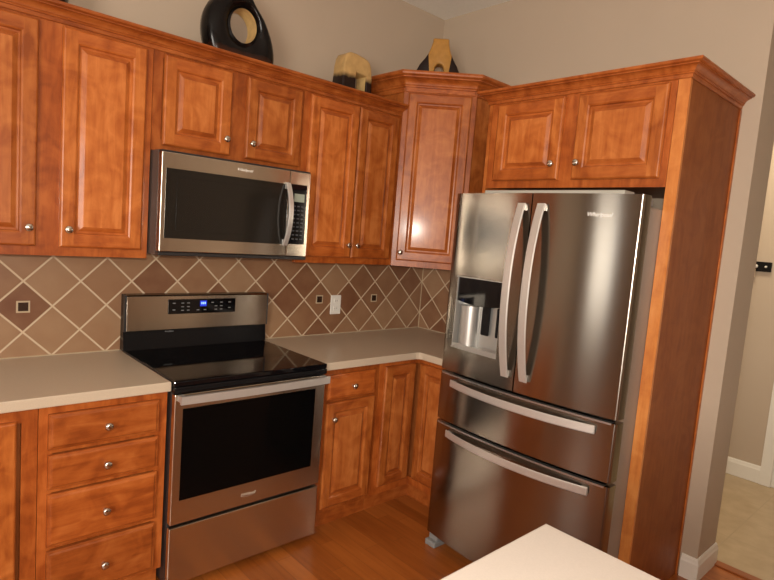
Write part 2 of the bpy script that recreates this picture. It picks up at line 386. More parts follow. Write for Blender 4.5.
def window(name, axis, p0, p1, h0, h1, z0, z1):
    def B(u0, u1, c0, c1, q0=p0, q1=p1):
        return (q0, q1, u0, u1, c0, c1) if axis == 'x' else (u0, u1, q0, q1, c0, c1)
    t = .05; mid = (h0+h1)/2
    o = struct(name, TRIMW, [B(h0, h0+t, z0, z1), B(h1-t, h1, z0, z1), B(h0+t, h1-t, z0, z0+t), B(h0+t, h1-t, z1-t, z1), B(mid-.02, mid+.02, z0+t, z1-t)])
    pm = (p0+p1)/2
    m = MB(); m.box(*B(h0+t, h1-t, z0+t, z1-t, pm-.003, pm+.003)); m.build('pane', GLASS, o)
    return o
window('unseen_window_1', 'x', -5.6, -5.5, -0.92, -0.32, 0.85, 2.15)  # unseen window, added for its reflection in the refrigerator
window('unseen_window_2', 'x', -5.6, -5.5, -4.75, -3.05, 0.9, 2.35)  # unseen window, added for the light it gives the room

def base_prof(h=.115, t=.014):
    return [(0, 0), (t, 0), (t, h-.03), (t*.75, h-.02), (t*.6, h-.008), (t*.3, h), (0, h)]
m = MB(); m.sweep(base_prof(), [(0.26, -0.02), (0.26, -2.0207), (0.0, -2.0207), (0.0, -1.952)][::-1])
bm_ = m
tag(m.build('baseboard_right', TRIMW), kind='structure')
m = MB(); m.sweep(base_prof(.125), [(1.75, -0.02), (1.75, -1.853)])
tag(m.build('baseboard_hall', TRIMW), kind='structure')
m = MB(); m.sweep(base_prof(), [(-5.5, -5.98), (-5.5, -0.02), (-3.42, -0.0)])
tag(m.build('baseboard_left', TRIMW), kind='structure')
# hall door with white casing
d = empty('door_1', (1.75, -2.395, 0), 0, None, None); tag(d, kind='structure')
part('casing', TRIMW, d, [(-.02, .0, .47, .54, 0, 2.15), (-.02, .0, -.54, -.47, 0, 2.15), (-.02, .0, -.54, .54, 2.08, 2.15), (-.0, .12, .44, .47, 0, 2.08), (-.0, .12, -.47, -.44, 0, 2.08)])
part('door_leaf', TRIMW, d, [(.03, .07, -.44, .44, .012, 2.07)], bev=.002)
m = MB(); m.lathe([(0, 0), (.026, 0), (.026, .006), (.011, .012), (.011, .035), (.026, .045), (.028, .058), (.018, .068), (0, .07)], (.03, .37, 1.0), (-1, 0, 0), 20); m.build('door_knob', NICKEL, d, smooth=50)

# ------------------------------------------------------------------ backsplash
ZC = 0.9145
m = MB(); m.box(-3.42, -0.0105, -0.010, -0.0005, ZC, 1.3875, mi=0); m.box(-0.010, -0.0005, -0.960, -0.0005, ZC, 1.3875, mi=1)
m.box(-2.075, -1.318, -0.010, -0.0005, 0.88, ZC, mi=0)
bs = m.build('tile_backsplash', [TILEA, TILEB]); tag(bs, 'brown and tan diamond-laid tile backsplash with pale grout between counter and wall cabinets', 'backsplash')
BRZ = simple('bronze_accent', (0.045, 0.022, 0.012), 0.35, 0.4, noise=0.3, nscale=80)
GROUT = simple('pale_tile_rim', (0.50, 0.39, 0.26), 0.7, noise=0.05)
for ax in (-0.917, -0.467, -2.491):
    o = part('accent_tile', BRZ, bs, [(ax-.019, ax+.019, -.0135, -.009, 1.139-.019, 1.139+.019)], bev=.001)
    part('accent_border', GROUT, o, [(ax-.026, ax+.026, -.0115, -.009, 1.139-.026, 1.139-.019), (ax-.026, ax+.026, -.0115, -.009, 1.139+.019, 1.139+.026),
        (ax-.026, ax-.019, -.0115, -.009, 1.139-.019, 1.139+.019), (ax+.019, ax+.026, -.0115, -.009, 1.139-.019, 1.139+.019)])
part('corner_grout', GROUT, bs, [(-.0145, -.0095, -.0145, -.0095, ZC, 1.387)])
for cb in ((-1.3, -.0145, -.0125, -.0095, ZC, ZC+.004), (-3.30, -2.09, -.0125, -.0095, ZC, ZC+.004), (-.0125, -.0095, -.955, -.0145, ZC, ZC+.004)):
    part('caulk_line', GROUT, bs, [cb])
# switch / outlet plate
o = empty('wall_outlet', (-0.790, -0.010, 1.103), 0, 'white rectangular outlet plate on the tiled backsplash right of the range', 'outlet')
part('plate', WHITEPL, o, [(-.040, .040, -.006, -.0002, -.061, .061)], bev=.002)
for zz in (-.024, .024):
    r = part('receptacle', WHITEPL, o, [(-.017, .017, -.008, -.0058, zz-.014, zz+.014)], bev=.002)
    part('slot', OUTM, r, [(-.008, -.006, -.0083, -.0079, zz-.004, zz+.006), (.006, .008, -.0083, -.0079, zz-.004, zz+.006)])

# ------------------------------------------------------------------ wall cabinets on the back wall (local: x right, -y front)
ZB, ZT = 1.388, 2.300
def wall_cab(name, loc, rz, w, zb, zt, dep, doors, label, st=.04, gap=.07, knobs='in', dz0=.036, dz1=.030, mull=True, cat='wall cabinet', sty=.056):
    r = empty(name, (loc[0], loc[1], zb), rz, label, cat)
    H = zt-zb
    part('body', WOODV, r, [(0.001, w-.001, -dep+.019, -.002, 0.012, H-.001)])
    stl = [(0.0005, st), (w-st, w-.0005)]
    if mull: c = (doors[0][1]+doors[1][0])/2; stl.append((c-.045, c+.045))
    xs = sorted(stl); rl = []
    for (a, b), (c2, d2) in zip(xs, xs[1:]): rl += [(b, c2, 0, .05), (b, c2, H-.045, H-.001)]
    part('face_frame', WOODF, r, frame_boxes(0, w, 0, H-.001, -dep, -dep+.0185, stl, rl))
    for (a, b, kx) in doors:
        door(r, a, b, dz0, H-dz1, -dep-.0002, (kx, dz0+.072) if kx else None, st=sty)
    return r
DEP = .305
# far left, mostly out of frame
wall_cab('wall_cabinet', (-3.40, 0), 0, .544, ZB, ZT, DEP, [(.03, .245, .215), (.30, .514, .33)], 'maple wall cabinet at the far left end of the run, beyond the left edge')
wall_cab('wall_cabinet', (-2.855, 0), 0, .775, ZB, ZT, DEP, [(.035, .350, .322), (.430, .745, .458)], 'orange-brown maple two-door wall cabinet left of the microwave')
wall_cab('wall_cabinet', (-2.079, 0), 0, .765, 1.860, ZT, DEP, [(.043, .360, .333), (.440, .750, .468)], 'short two-door maple wall cabinet directly above the microwave', dz0=.026)
wall_cab('wall_cabinet', (-1.313, 0), 0, .7025, ZB, ZT, DEP, [(.040, .362, .335), (.371, .668, .398)], 'tall narrow-door maple wall cabinet between microwave and corner cabinet', mull=False)
# crown along the run
def crown(h, w, z0):
    return [(0, z0), (.07*w, z0), (.12*w, z0+.03*h), (.12*w, z0+.24*h), (.22*w, z0+.26*h), (.25*w, z0+.31*h), (.22*w, z0+.36*h), (.28*w, z0+.38*h), (.34*w, z0+.50*h), (.47*w, z0+.61*h), (.66*w, z0+.69*h), (.74*w, z0+.70*h), (.74*w, z0+.76*h), (.86*w, z0+.78*h), (.96*w, z0+.83*h), (w, z0+.91*h), (w*.97, z0+h), (0, z0+h)]
m = MB(); m.sweep(crown(.066, .055, 2.279), [(-3.42, -.0305), (-3.42, -.3055), (-.6125, -.3055)])
tag(m.build('crown_molding', WOODH, smooth=30), 'long maple crown molding over the back wall cabinets, passing above the microwave', 'crown molding')

# diagonal corner cabinet
s2 = math.sqrt(.5); FW = .4313
ZD = 2.49
r = empty('corner_cabinet', (-.6095, -.3055, ZB), -45, 'taller diagonal corner wall cabinet with a single glossy door', 'wall cabinet')
# body outline in local coordinates of the rotated root
def loc45(x, y):
    dx, dy = x+.6095, y+.3055
    return (dx*s2 - dy*s2, dx*s2 + dy*s2)
def rot45inv(x, y):  # world->local for rz=-45
    dx, dy = x+.6095, y+.3055; a = math.radians(45)
    return (dx*math.cos(a)-dy*math.sin(a), dx*math.sin(a)+dy*math.cos(a))
outl = [(-.6095, -.0115), (-.6095, -.3055), (-.3055, -.6095), (-.0115, -.6095), (-.0115, -.0115)]
outl = [(-.6095, -.0015), (-.6095, -.3055), (-.3055, -.6095), (-.0015, -.6095), (-.0015, -.0015)]
pl = [rot45inv(*p) for p in outl]
m = MB(); H = ZD-ZB
k = len(pl)
m.poly([(x, y, 0) for x, y in pl]+[(x, y, H) for x, y in pl], [tuple(range(k)), tuple(range(2*k-1, k-1, -1))]+[(i, (i+1) % k, k+(i+1) % k, k+i) for i in range(k)])
m.build('body', WOOD, r)
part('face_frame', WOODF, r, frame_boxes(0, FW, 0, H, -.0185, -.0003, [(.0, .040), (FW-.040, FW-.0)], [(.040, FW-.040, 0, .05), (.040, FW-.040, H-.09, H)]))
door(r, .028, FW-.028, .036, 2.418-ZB, -.0187, (.052, .085))
m = MB(); m.sweep(crown(.110, .075, 2.424), [(-.6100, -.0015), (-.6100, -.3060-.018), (-.3060-.018, -.6100), (-.0015, -.6100)])
tag(m.build('crown_molding', WOODH, smooth=30), 'tall maple crown molding wrapping the diagonal corner cabinet', 'crown molding')

# ------------------------------------------------------------------ refrigerator surround on the right wall (local x = -world y)
r = wall_cab('wall_cabinet', (0, -.982), -90, .908, 1.855, ZT, .61, [(.048, .420, .392), (.490, .882, .520)], 'two-door maple cabinet above the stainless refrigerator', dz0=.035, dz1=.033, st=.035)
t = empty('refrigerator_side_panel', (0, -1.8905, 0), -90, 'tall floor-to-crown maple panel on the hallway side of the refrigerator', 'cabinet panel')
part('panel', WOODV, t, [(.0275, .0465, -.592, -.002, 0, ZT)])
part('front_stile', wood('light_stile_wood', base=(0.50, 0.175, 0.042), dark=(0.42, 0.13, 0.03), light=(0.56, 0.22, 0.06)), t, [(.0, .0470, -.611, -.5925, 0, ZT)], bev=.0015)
part('scribe_molding', WOOD, t, [(.0467, .054, -.022, -.002, 0, ZT-.026)], bev=.002)
t = empty('refrigerator_side_panel', (0, -.9615, 0), -90, 'maple panel between the corner counter and the refrigerator, mostly hidden', 'cabinet panel')
part('panel', WOOD, t, [(.0, .0190, -.610, -.002, 0, ZT)])
m = MB(); m.sweep(crown(.064, .052, 2.277), [(-.002, -.9605), (-.6115, -.9605), (-.6115, -1.9380), (-.002, -1.9380)])
tag(m.build('crown_molding', WOODH, smooth=30), 'maple crown molding around the refrigerator cabinet and its side panel', 'crown molding')

# ------------------------------------------------------------------ base cabinets
TK = .100
def base_cab(name, x, w, drawers, doors, label, yf=-.61, frames=None):
    r = empty(name, (x, 0, 0), 0, label, 'base cabinet')
    part('body', WOODV, r, [(.001, w-.001, yf+.019, -.012, TK, .872)])
    part('toe_kick', WOODH, r, [(.001, w-.001, -.565, -.55, 0, TK-.0005)])
    stl, rl = frames
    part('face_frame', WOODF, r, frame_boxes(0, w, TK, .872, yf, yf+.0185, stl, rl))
    for a, b, c, d_ in drawers: drawer_front(r, a, b, c, d_, yf-.0002)
    for a, b, c, d_, kx, kz in doors: door(r, a, b, c, d_, yf-.0002, (kx, kz) if kx is not None else None)
    return r
w = .460
base_cab('base_cabinet', -2.544, w, [(.030, .424, .707, .840), (.030, .424, .556, .687), (.030, .424, .334, .537), (.030, .424, .112, .317)], [],
    'maple base cabinet with a bank of four drawers, left of the range',
    frames=([(.0005, .045), (w-.045, w-.0005)], [(.045, w-.045, TK, TK+.03), (.045, w-.045, .32, .34), (.045, w-.045, .54, .56), (.045, w-.045, .69, .71), (.045, w-.045, .84, .872)]))
w = .756
base_cab('base_cabinet', -3.301, w, [], [(.045, .33, .12, .830, .30, .76), (.395, .690, .12, .830, .425, .76)],
    'maple base cabinet with full-height doors at the left edge, beyond the drawer bank',
    frames=([(.0005, .05), (w-.05, w-.0005), (.32, .40)], [(.05, .32, TK, TK+.03), (.40, w-.05, TK, TK+.03), (.05, .32, .82, .872), (.40, w-.05, .82, .872)]))
w = .398
base_cab('base_cabinet', -1.313, w, [(.042, .362, .712, .842)], [(.042, .366, .127, .695, .083, .610)],
    'maple base cabinet with one drawer over one door, right of the range',
    frames=([(.0005, .05), (w-.035, w-.0005)], [(.05, w-.035, TK, TK+.04), (.05, w-.035, .69, .73), (.05, w-.035, .84, .872)]))
# L-shaped corner base
r = empty('corner_base_cabinet', (-.914, 0, 0), 0, 'L-shaped maple corner base cabinet with two doors meeting at the inside corner', 'base cabinet')
ox = .914
part('body', WOODV, r, [(.001, .904, -.591, -.012, TK, .872), (ox-.591, .904, -.9595, -.591, TK, .872)])
part('toe_kick', WOODH, r, [(.001, ox-.55, -.565, -.55, 0, TK-.0005), (ox-.565, ox-.55, -.9595, -.55, 0, TK-.0005)])
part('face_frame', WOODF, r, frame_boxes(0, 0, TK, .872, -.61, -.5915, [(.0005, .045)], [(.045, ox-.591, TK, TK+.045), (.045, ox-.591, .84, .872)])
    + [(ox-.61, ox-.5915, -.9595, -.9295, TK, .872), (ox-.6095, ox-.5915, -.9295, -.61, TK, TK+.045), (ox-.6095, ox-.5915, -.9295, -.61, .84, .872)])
door(r, .038, .272, .150, .846, -.6102)
m = MB(); rings(m, .642-.0, .890, .150, .846, DOORP(.056), 0)
for v in m.bm.verts:   # turn onto the right-hand face: local x along -y
    x, y, z = v.co; v.co = Vector((ox-.6102+y, -x, z))
m.build('door', [WOOD, WOODH, PANEL], r)

# ------------------------------------------------------------------ countertops
def slab(name, outline, z0, z1, mat, label, bev=.004, rails=None):
    m = MB(); k = len(outline)
    t = bmesh.new(); vb = [t.verts.new((x, y, z0)) for x, y in outline]; vt = [t.verts.new((x, y, z1)) for x, y in outline]
    t.faces.new(vb[::-1]); t.faces.new(vt)
    for i in range(k): t.faces.new((vb[i], vb[(i+1) % k], vt[(i+1) % k], vt[i]))
    bmesh.ops.recalc_face_normals(t, faces=t.faces[:])
    bmesh.ops.bevel(t, geom=[e for e in t.edges if abs(e.verts[0].co.z-e.verts[1].co.z) < 1e-6], offset=bev, segments=2, profile=.5, affect='EDGES')
    m._join(t)
    return tag(m.build(name, mat), label, 'countertop')
slab('countertop', [(-3.30, -.0105), (-3.30, -.643), (-2.0835, -.643), (-2.0835, -.0105)], .8735, .914, COUNT, 'beige solid-surface countertop over the drawers left of the range')
slab('countertop', [(-1.3135, -.0105), (-1.3135, -.643), (-.668, -.643), (-.650, -.650), (-.643, -.668), (-.643, -.959), (-.0105, -.959), (-.0105, -.0105)], .8735, .914, COUNT, 'L-shaped beige countertop in the corner between range and refrigerator')
isl = empty('kitchen_island', (-2.18, -2.70, 0), 0, 'island cabinet under the pale countertop in the foreground', 'kitchen island')
part('body', WOODV, isl, [(-.34, .34, -.48, .475, .1, .872)])
part('toe_kick', WOODH, isl, [(-.29, .29, -.43, .425, 0, .0995)])
for (a, b) in ((-.46, -.01), (.01, .46)):
    m = MB(); rings(m, a, b, .14, .85, DOORP(.056), 0)
    for v in m.bm.verts: x, y, z = v.co; v.co = Vector((.3402-y, x, z))
    o = m.build('door', [WOOD, WOODH, PANEL], isl)
slab('countertop', [(-2.58, -2.185), (-2.58, -3.22), (-1.777, -3.22), (-1.777, -2.185)], .8765, .914, ISLM, 'pale cream speckled island countertop corner in the foreground')

# ------------------------------------------------------------------ text helper
def text_mesh(body, size, name, mat, parent, loc, rx=90, rz=0, shear=0.25, ext=.0006, squash=1.0):
    c = bpy.data.curves.new('txt', 'FONT'); c.body = body; c.size = size; c.shear = shear; c.extrude = ext; c.align_x = 'CENTER'; c.align_y = 'CENTER'; c.resolution_u = 3
    c.offset = size*.012
    t = bpy.data.objects.new('txt', c); COL.objects.link(t)
    bpy.context.view_layer.update()
    me = bpy.data.meshes.new_from_object(t.evaluated_get(bpy.context.evaluated_depsgraph_get()))
    bpy.data.objects.remove(t); bpy.data.curves.remove(c)
    me.materials.clear(); me.materials.append(mat); me.name = name
    R = Matrix.Rotation(math.radians(rz), 4, 'Z') @ Matrix.Rotation(math.radians(rx), 4, 'X') @ Matrix.Diagonal((squash, 1, 1, 1))
    me.transform(R)
    o = bpy.data.objects.new(name, me); COL.objects.link(o); o.parent = parent; o.location = loc
    return o
def swoosh(w, h, y, n=20):
    """thin crescent ellipse swept around the lettering"""
    m = MB(); pts = []
    for i in range(n+1):
        a = math.radians(185+150*i/n); t = .04*h+.07*h*math.sin(math.pi*i/n)
        pts.append((w*math.cos(a), h*math.sin(a), t))
    vs = []
    for x, z, t in pts:
        k = 1+t/h
        vs.append([m.bm.verts.new((x, y, z)), m.bm.verts.new((x*k, y, z*k))])
    for p, q in zip(vs, vs[1:]): m.bm.faces.new((p[0], q[0], q[1], p[1]))
    return m
LOGOM = simple('polished_logo', (0.80, 0.78, 0.74), 0.25, 0.3, noise=0.02)
LOGOD = simple('dull_logo', (0.62, 0.55, 0.47), 0.35, 0.5, noise=0.02)

# ------------------------------------------------------------------ range
rx0, rx1 = -2.0795, -1.3165; rw = rx1-rx0
R = empty('electric_range', (rx0, 0, 0), 0, 'freestanding stainless and black glass-top electric range under the microwave', 'range')
part('body', DARKMET, R, [(.002, rw-.002, -.632, -.03, .03, .893)])
m = MB(); m.box(0, rw, -.664, -.030, .894, .918, bev=.005, seg=2)
ct = m.build('cooktop', BLACKGL, R)
part('front_lip', BLACKPL, R, [(.001, rw-.001, -.668, -.634, .868, .8935)], bev=.004, seg=2)
RING = simple('burner_print', (0.05, 0.05, 0.052), 0.2, noise=0.03)
for bx, by, br in ((.20, -.47, .115), (.57, -.47, .09), (.20, -.21, .078), (.57, -.21, .105)):
    m = MB(); n = 40
    for rr in (br, br*.62):
        vi = [m.bm.verts.new((bx+rr*math.cos(2*math.pi*i/n), by+rr*math.sin(2*math.pi*i/n), .9183)) for i in range(n)]
        vo = [m.bm.verts.new((bx+(rr+.0015)*math.cos(2*math.pi*i/n), by+(rr+.0015)*math.sin(2*math.pi*i/n), .9183)) for i in range(n)]
        for i in range(n): m.bm.faces.new((vi[i], vo[i], vo[(i+1) % n], vi[(i+1) % n]))
    m.build('burner_ring', RING, ct)
# backguard: black base and sloping stainless console
def xprism(name, prof, x0, x1, mat, parent, bev=0):
    """prof list of (y, z)"""
    m = MB(); t = bmesh.new(); k = len(prof)
    a = [t.verts.new((x0, y, z)) for y, z in prof]; b = [t.verts.new((x1, y, z)) for y, z in prof]
    t.faces.new(a); t.faces.new(b[::-1])
    for i in range(k): t.faces.new((a[i], b[i], b[(i+1) % k], a[(i+1) % k]))
    bmesh.ops.recalc_face_normals(t, faces=t.faces[:])
    if bev: bmesh.ops.bevel(t, geom=t.edges[:], offset=bev, segments=2, profile=.5, affect='EDGES')
    m._join(t); return m.build(name, mat, parent)
xprism('backguard', [(-.012, .9185), (-.062, .9185), (-.050, 1.018), (-.050, 1.191), (-.012, 1.191)], -.008, rw+.002, BLACKPL, R)
con = xprism('console', [(-.0505, 1.014), (-.070, 1.014), (-.066, 1.182), (-.056, 1.191), (-.0505, 1.191)], .000, rw-.003, STEELR, R, bev=.002)
part('end_cap', DARKMET, R, [(-.0095, -.0003, -.070, -.050, 1.012, 1.190)], bev=.002)
part('end_cap', DARKMET, R, [(rw-.0027, rw+.003, -.070, -.050, 1.012, 1.190)], bev=.002)
dp = part('control_display', BLACKGL, R, [(.198, .562, -.0715, -.0665, 1.092, 1.166)], bev=.001)
lens = part('clock_window', BLUE, dp, [(.362, .398, -.0722, -.0714, 1.128, 1.158)])
m = MB()
for gx in (.368, .377, .386):
    m.box(gx, gx+.006, -.0726, -.0721, 1.139, 1.150)
m.build('clock_digits', BLUED, lens)
bt = MB(); bt.box(-.007, .007, -.0004, .0004, -.0022, .0022); b0 = bt.build('button_mark', MARK, dp, (.226, -.0719, 1.147)); first = True
for (bx, bz) in [(.226, 1.147), (.226, 1.113), (.27, 1.147), (.27, 1.128), (.27, 1.110), (.30, 1.147), (.30, 1.128), (.30, 1.110), (.352, 1.110), (.39, 1.110), (.43, 1.147), (.45, 1.128), (.45, 1.110), (.48, 1.147), (.48, 1.128), (.48, 1.110), (.527, 1.147), (.527, 1.117)]:
    if first: first = False; continue
    c = b0.copy(); COL.objects.link(c); c.parent = dp; c.location = (bx, -.0719, bz)
text_mesh('AccuBake', .011, 'print', MARK, R, (.21, -.0625, 1.004), shear=0)
# door
dr = part('oven_door', STEELR, R, [(.004, rw-.004, -.664, -.6335, .302, .862)], bev=.004, seg=2)
part('door_window', simple('oven_black_glass', (0.002, 0.002, 0.002), 0.10, spec=0.15, noise=0.02), dr, [(.040, rw-.062, -.6665, -.6635, .405, .800)], bev=.001)
m = MB()
hz0, hz1 = .832, .866
n = 14
for i in range(n+1):
    pass
pts = []
for i in range(n+1):
    t = i/n; x = .012+(rw-.024)*t; bow = .008*(1-(2*t-1)**2); pts.append((x, -.712-bow))
vs = [[m.bm.verts.new(p) for p in ((x, y, hz0), (x, y, hz1), (x, y+.014, hz1), (x, y+.014, hz0))] for x, y in pts]
for p, q in zip(vs, vs[1:]):
    for i in range(4): m.bm.faces.new((p[i], p[(i+1) % 4], q[(i+1) % 4], q[i]))
m.bm.faces.new(vs[0]); m.bm.faces.new(vs[-1][::-1])
m.box(.014, .040, -.706, -.6645, hz0+.004, hz1-.004, bev=.002); m.box(rw-.040, rw-.014, -.706, -.6645, hz0+.004, hz1-.004, bev=.002)
m.build('handle', STEELH, dr)
text_mesh('Whirlpool', .0175, 'logo', LOGOD, dr, (rw/2-.02, -.6648, .352))
swoosh(.036, .011, 0).build('logo_swoosh', LOGOD, dr, (rw/2-.02, -.6647, .352))
part('storage_drawer', STEELR, R, [(.004, rw-.004, -.660, -.6335, .030, .286)], bev=.004, seg=2)
for fx_ in (.05, rw-.05):
    for fy in (-.60, -.08):
        m = MB(); m.lathe([(0, 0), (.018, 0), (.018, .01), (.008, .014), (.008, .031), (0, .031)], (fx_, fy, 0), (0, 0, 1), 14); m.build('leveling_foot', BLACKPL, R)

# ------------------------------------------------------------------ microwave
mx0, mx1 = -2.0765, -1.3185; mw = mx1-mx0
Q = empty('microwave', (mx0, 0, 1.411), 0, 'stainless over-the-range microwave with dark window, mounted under the short cabinet', 'microwave')
MB_ = 1.411
part('body', simple('dark_brown_enamel', (0.075, 0.058, 0.050), 0.4, noise=0.1), Q, [(.002, mw-.002, -.385, -.012, 0, 1.858-MB_)])
part('vent_bottom', DARKMET, Q, [(.002, mw-.002, -.424, -.3855, -.000, .0145)], bev=.002)
split = .632
df = part('door', STEELR, Q, [(.003, split, -.4255, -.3855, .017, .438)], bev=.003, seg=2)
part('window', MWGL, df, [(.022, split-.006, -.4275, -.4245, .075, .372)], bev=.002)
part('window_mesh_frame', BLACKPL, df, [(.07, .52, -.4283, -.4274, .108, .1095), (.07, .52, -.4283, -.4274, .337, .3385), (.07, .0715, -.4283, -.4274, .1095, .337), (.5185, .52, -.4283, -.4274, .1095, .337)])
cp = part('control_panel', STEELR, Q, [(split+.002, mw-.003, -.4255, -.3855, .017, .438)], bev=.003, seg=2)
kp = part('keypad', BLACKGL, cp, [(split+.010, mw-.022, -.4272, -.4250, .078, .376)], bev=.001)
part('display', LCD, kp, [(split+.030, mw-.036, -.4278, -.4271, .290, .330)])
b0 = None
for row in range(9):
    for c_ in range(3):
        bx = split+.034+c_*.024; bz = .268-row*.0205
        if b0 is None:
            bt = MB(); bt.box(-.007, .007, -.0004, .0004, -.003, .003); b0 = bt.build('button_mark', DIM, kp, (bx, -.4275, bz))
        else:
            c = b0.copy(); COL.objects.link(c); c.parent = kp; c.location = (bx, -.4275, bz)
# bowed vertical handle
def bow_handle(name, p0, p1, out, width, thick, wdir, rise, base, mat, parent, n=18, posts=True, tip=.006):
    """flat bar bowing outwards; p0,p1 ends on the surface; out = outward dir; base = standoff at ends"""
    p0, p1, out, wdir = Vector(p0), Vector(p1), Vector(out), Vector(wdir); m = MB(); vs = []
    for i in range(n+1):
        t = i/n; h = base+rise*(1-abs(2*t-1)**2.2)
        c = p0.lerp(p1, t)+out*h; w2 = wdir*(width/2)
        vs.append([m.bm.verts.new(q) for q in (c-w2+out*0, c-w2*.8+out*thick*.35, c+w2*.8+out*thick*.35, c+w2, c+w2*.8-out*thick*.65, c-w2*.8-out*thick*.65)])
    for p, q in zip(vs, vs[1:]):
        for i in range(6): m.bm.faces.new((p[i], p[(i+1) % 6], q[(i+1) % 6], q[i]))
    m.bm.faces.new(vs[0]); m.bm.faces.new(vs[-1][::-1])
    if posts:
        ax = (p1-p0).normalized()
        for e, s_ in ((p0, 1), (p1, -1)):
            a = e+ax*s_*.004; b = e+ax*s_*.030; w2 = wdir*(width*.36)
            P = [a-w2, a+w2, b+w2, b-w2]; P = P+[x+out*(base-thick*.4+.002) for x in P]
            m.poly(P, [(0, 1, 2, 3), (7, 6, 5, 4), (0, 1, 5, 4), (1, 2, 6, 5), (2, 3, 7, 6), (3, 0, 4, 7)])
    return m.build(name, mat, parent, smooth=35)
bow_handle('handle', (.616, -.4275, .070), (.616, -.4275, .378), (0, -1, 0), .026, .014, (1, 0, 0), .042, .010, STEELH, df)
text_mesh('Whirlpool', .0190, 'logo', LOGOM, df, (.386, -.4262, .408))
part('vent_grille', DARKMET, Q, [(.003, mw-.003, -.418, -.386, .440, .446)])

# ------------------------------------------------------------------ refrigerator (local x = -world y, front = -y)
YC = -1.4660
F = empty('refrigerator', (0, YC, 0), -90, 'four-door stainless steel refrigerator with a water dispenser in the left door', 'refrigerator')
HW = .4610; XF = -.865; BOW = .034
def front(x):
    b = XF-BOW*(1-(x/HW)**2)
    rr = .022 if x < 0 else .011
    e = abs(x)-(HW-rr)
    if e > 0: b += rr-math.sqrt(max(0, rr**2-e*e))
    return b
def fcols(a, b):
    n = max(2, int(math.ceil((b-a)/.02))); xs = [a+(b-a)*i/n for i in range(n+1)]
    for s_ in (-1, 1):
        for q in (.0005, .002, .005, .009, .014, .019): xs.append(s_*(HW-q))
    return sorted({round(x, 5) for x in xs if a-1e-6 <= x <= b+1e-6})
def fpanel(m, a, b, z0, z1, yb=-.808):
    xs = fcols(a, b); t = bmesh.new()
    f0 = [t.verts.new((x, front(x), z0)) for x in xs]; f1 = [t.verts.new((x, front(x), z1)) for x in xs]
    g0 = [t.verts.new((x, yb, z0)) for x in xs]; g1 = [t.verts.new((x, yb, z1)) for x in xs]
    for i in range(len(xs)-1):
        t.faces.new((f0[i], f0[i+1], f1[i+1], f1[i])); t.faces.new((g0[i+1], g0[i], g1[i], g1[i+1]))
        t.faces.new((f0[i+1], f0[i], g0[i], g0[i+1])); t.faces.new((f1[i], f1[i+1], g1[i+1], g1[i]))
    t.faces.new((f0[0], f1[0], g1[0], g0[0])); t.faces.new((f0[-1], g0[-1], g1[-1], f1[-1]))
    m._join(t)
part('case', GREYMET, F, [(-.4235, .4235, -.795, -.030, .055, 1.765)], bev=.004)
DT = 1.800
# left door with dispenser opening
dx0, dx1, dz0, dz1 = -.386, -.108, 1.058, 1.405
m = MB(); fpanel(m, -HW, dx0, .934, DT); fpanel(m, dx1, -.003, .934, DT); fpanel(m, dx0, dx1, .934, dz0); fpanel(m, dx0, dx1, dz1, DT)
ld = m.build('left_door', STEEL, F, smooth=40)
m = MB(); fpanel(m, .003, HW, .934, DT); rd = m.build('right_door', STEEL, F, smooth=40)
m = MB(); fpanel(m, -HW, HW, .680, .918); d1 = m.build('drawer', STEEL, F, smooth=40)
m = MB(); fpanel(m, -HW, HW, .074, .663); d2 = m.build('drawer', STEEL, F, smooth=40)
for dd, z0_, z1_ in ((ld, .934, .934), (d1, .918, .918), (d2, .650, .650)):
    pass
EDGE = simple('drawer_lip_metal', (0.50, 0.50, 0.49), 0.3, 0.9, noise=0.03)
for dd, zt_ in ((d1, .918), (d2, .663)):
    m = MB(); xs = fcols(-HW+.02, HW-.02)
    a = [m.bm.verts.new((x, front(x)-.0012, zt_-.007)) for x in xs]; b = [m.bm.verts.new((x, front(x)-.0012, zt_+.0008)) for x in xs]; c = [m.bm.verts.new((x, front(x)+.02, zt_+.0008)) for x in xs]
    for i in range(len(xs)-1):
        m.bm.faces.new((a[i], a[i+1], b[i+1], b[i])); m.bm.faces.new((b[i], b[i+1], c[i+1], c[i]))
    m.build('top_lip', EDGE, dd)
part('gasket', DARKMET, F, [(-.423, .423, -.807, -.7955, .075, 1.775)])
part('hinge_cover', GREYPL, F, [(.355, .423, -.86, -.70, 1.768, 1.797)], bev=.004)
part('hinge_cover', GREYPL, F, [(-.423, -.355, -.79, -.70, 1.766, 1.790)], bev=.004)
part('top_trim', simple('pale_grey_trim', (0.42, 0.40, 0.35), 0.5, noise=0.04), F, [(-.345, .345, -.790, -.700, 1.7655, 1.824)], bev=.003)
part('kick_grille', DARKMET, F, [(-.40, .40, -.80, -.77, .012, .088)], bev=.002)
for sx in (-1, 1):
    m = MB(); m.box(sx*.420-.034, sx*.420+.034, -.872, -.765, .0, .030, bev=.006, seg=2); m.box(sx*.420-.028, sx*.420+.028, -.850, -.765, .026, .071, bev=.006, seg=2)
    m.build('foot_cover', GREYPL, F)
    m = MB(); m.lathe([(0, 0), (.03, 0), (.03, .02), (.0, .06)], (sx*.38, -.1, 0), (0, 0, 1), 16); m.build('rear_roller', BLACKPL, F)
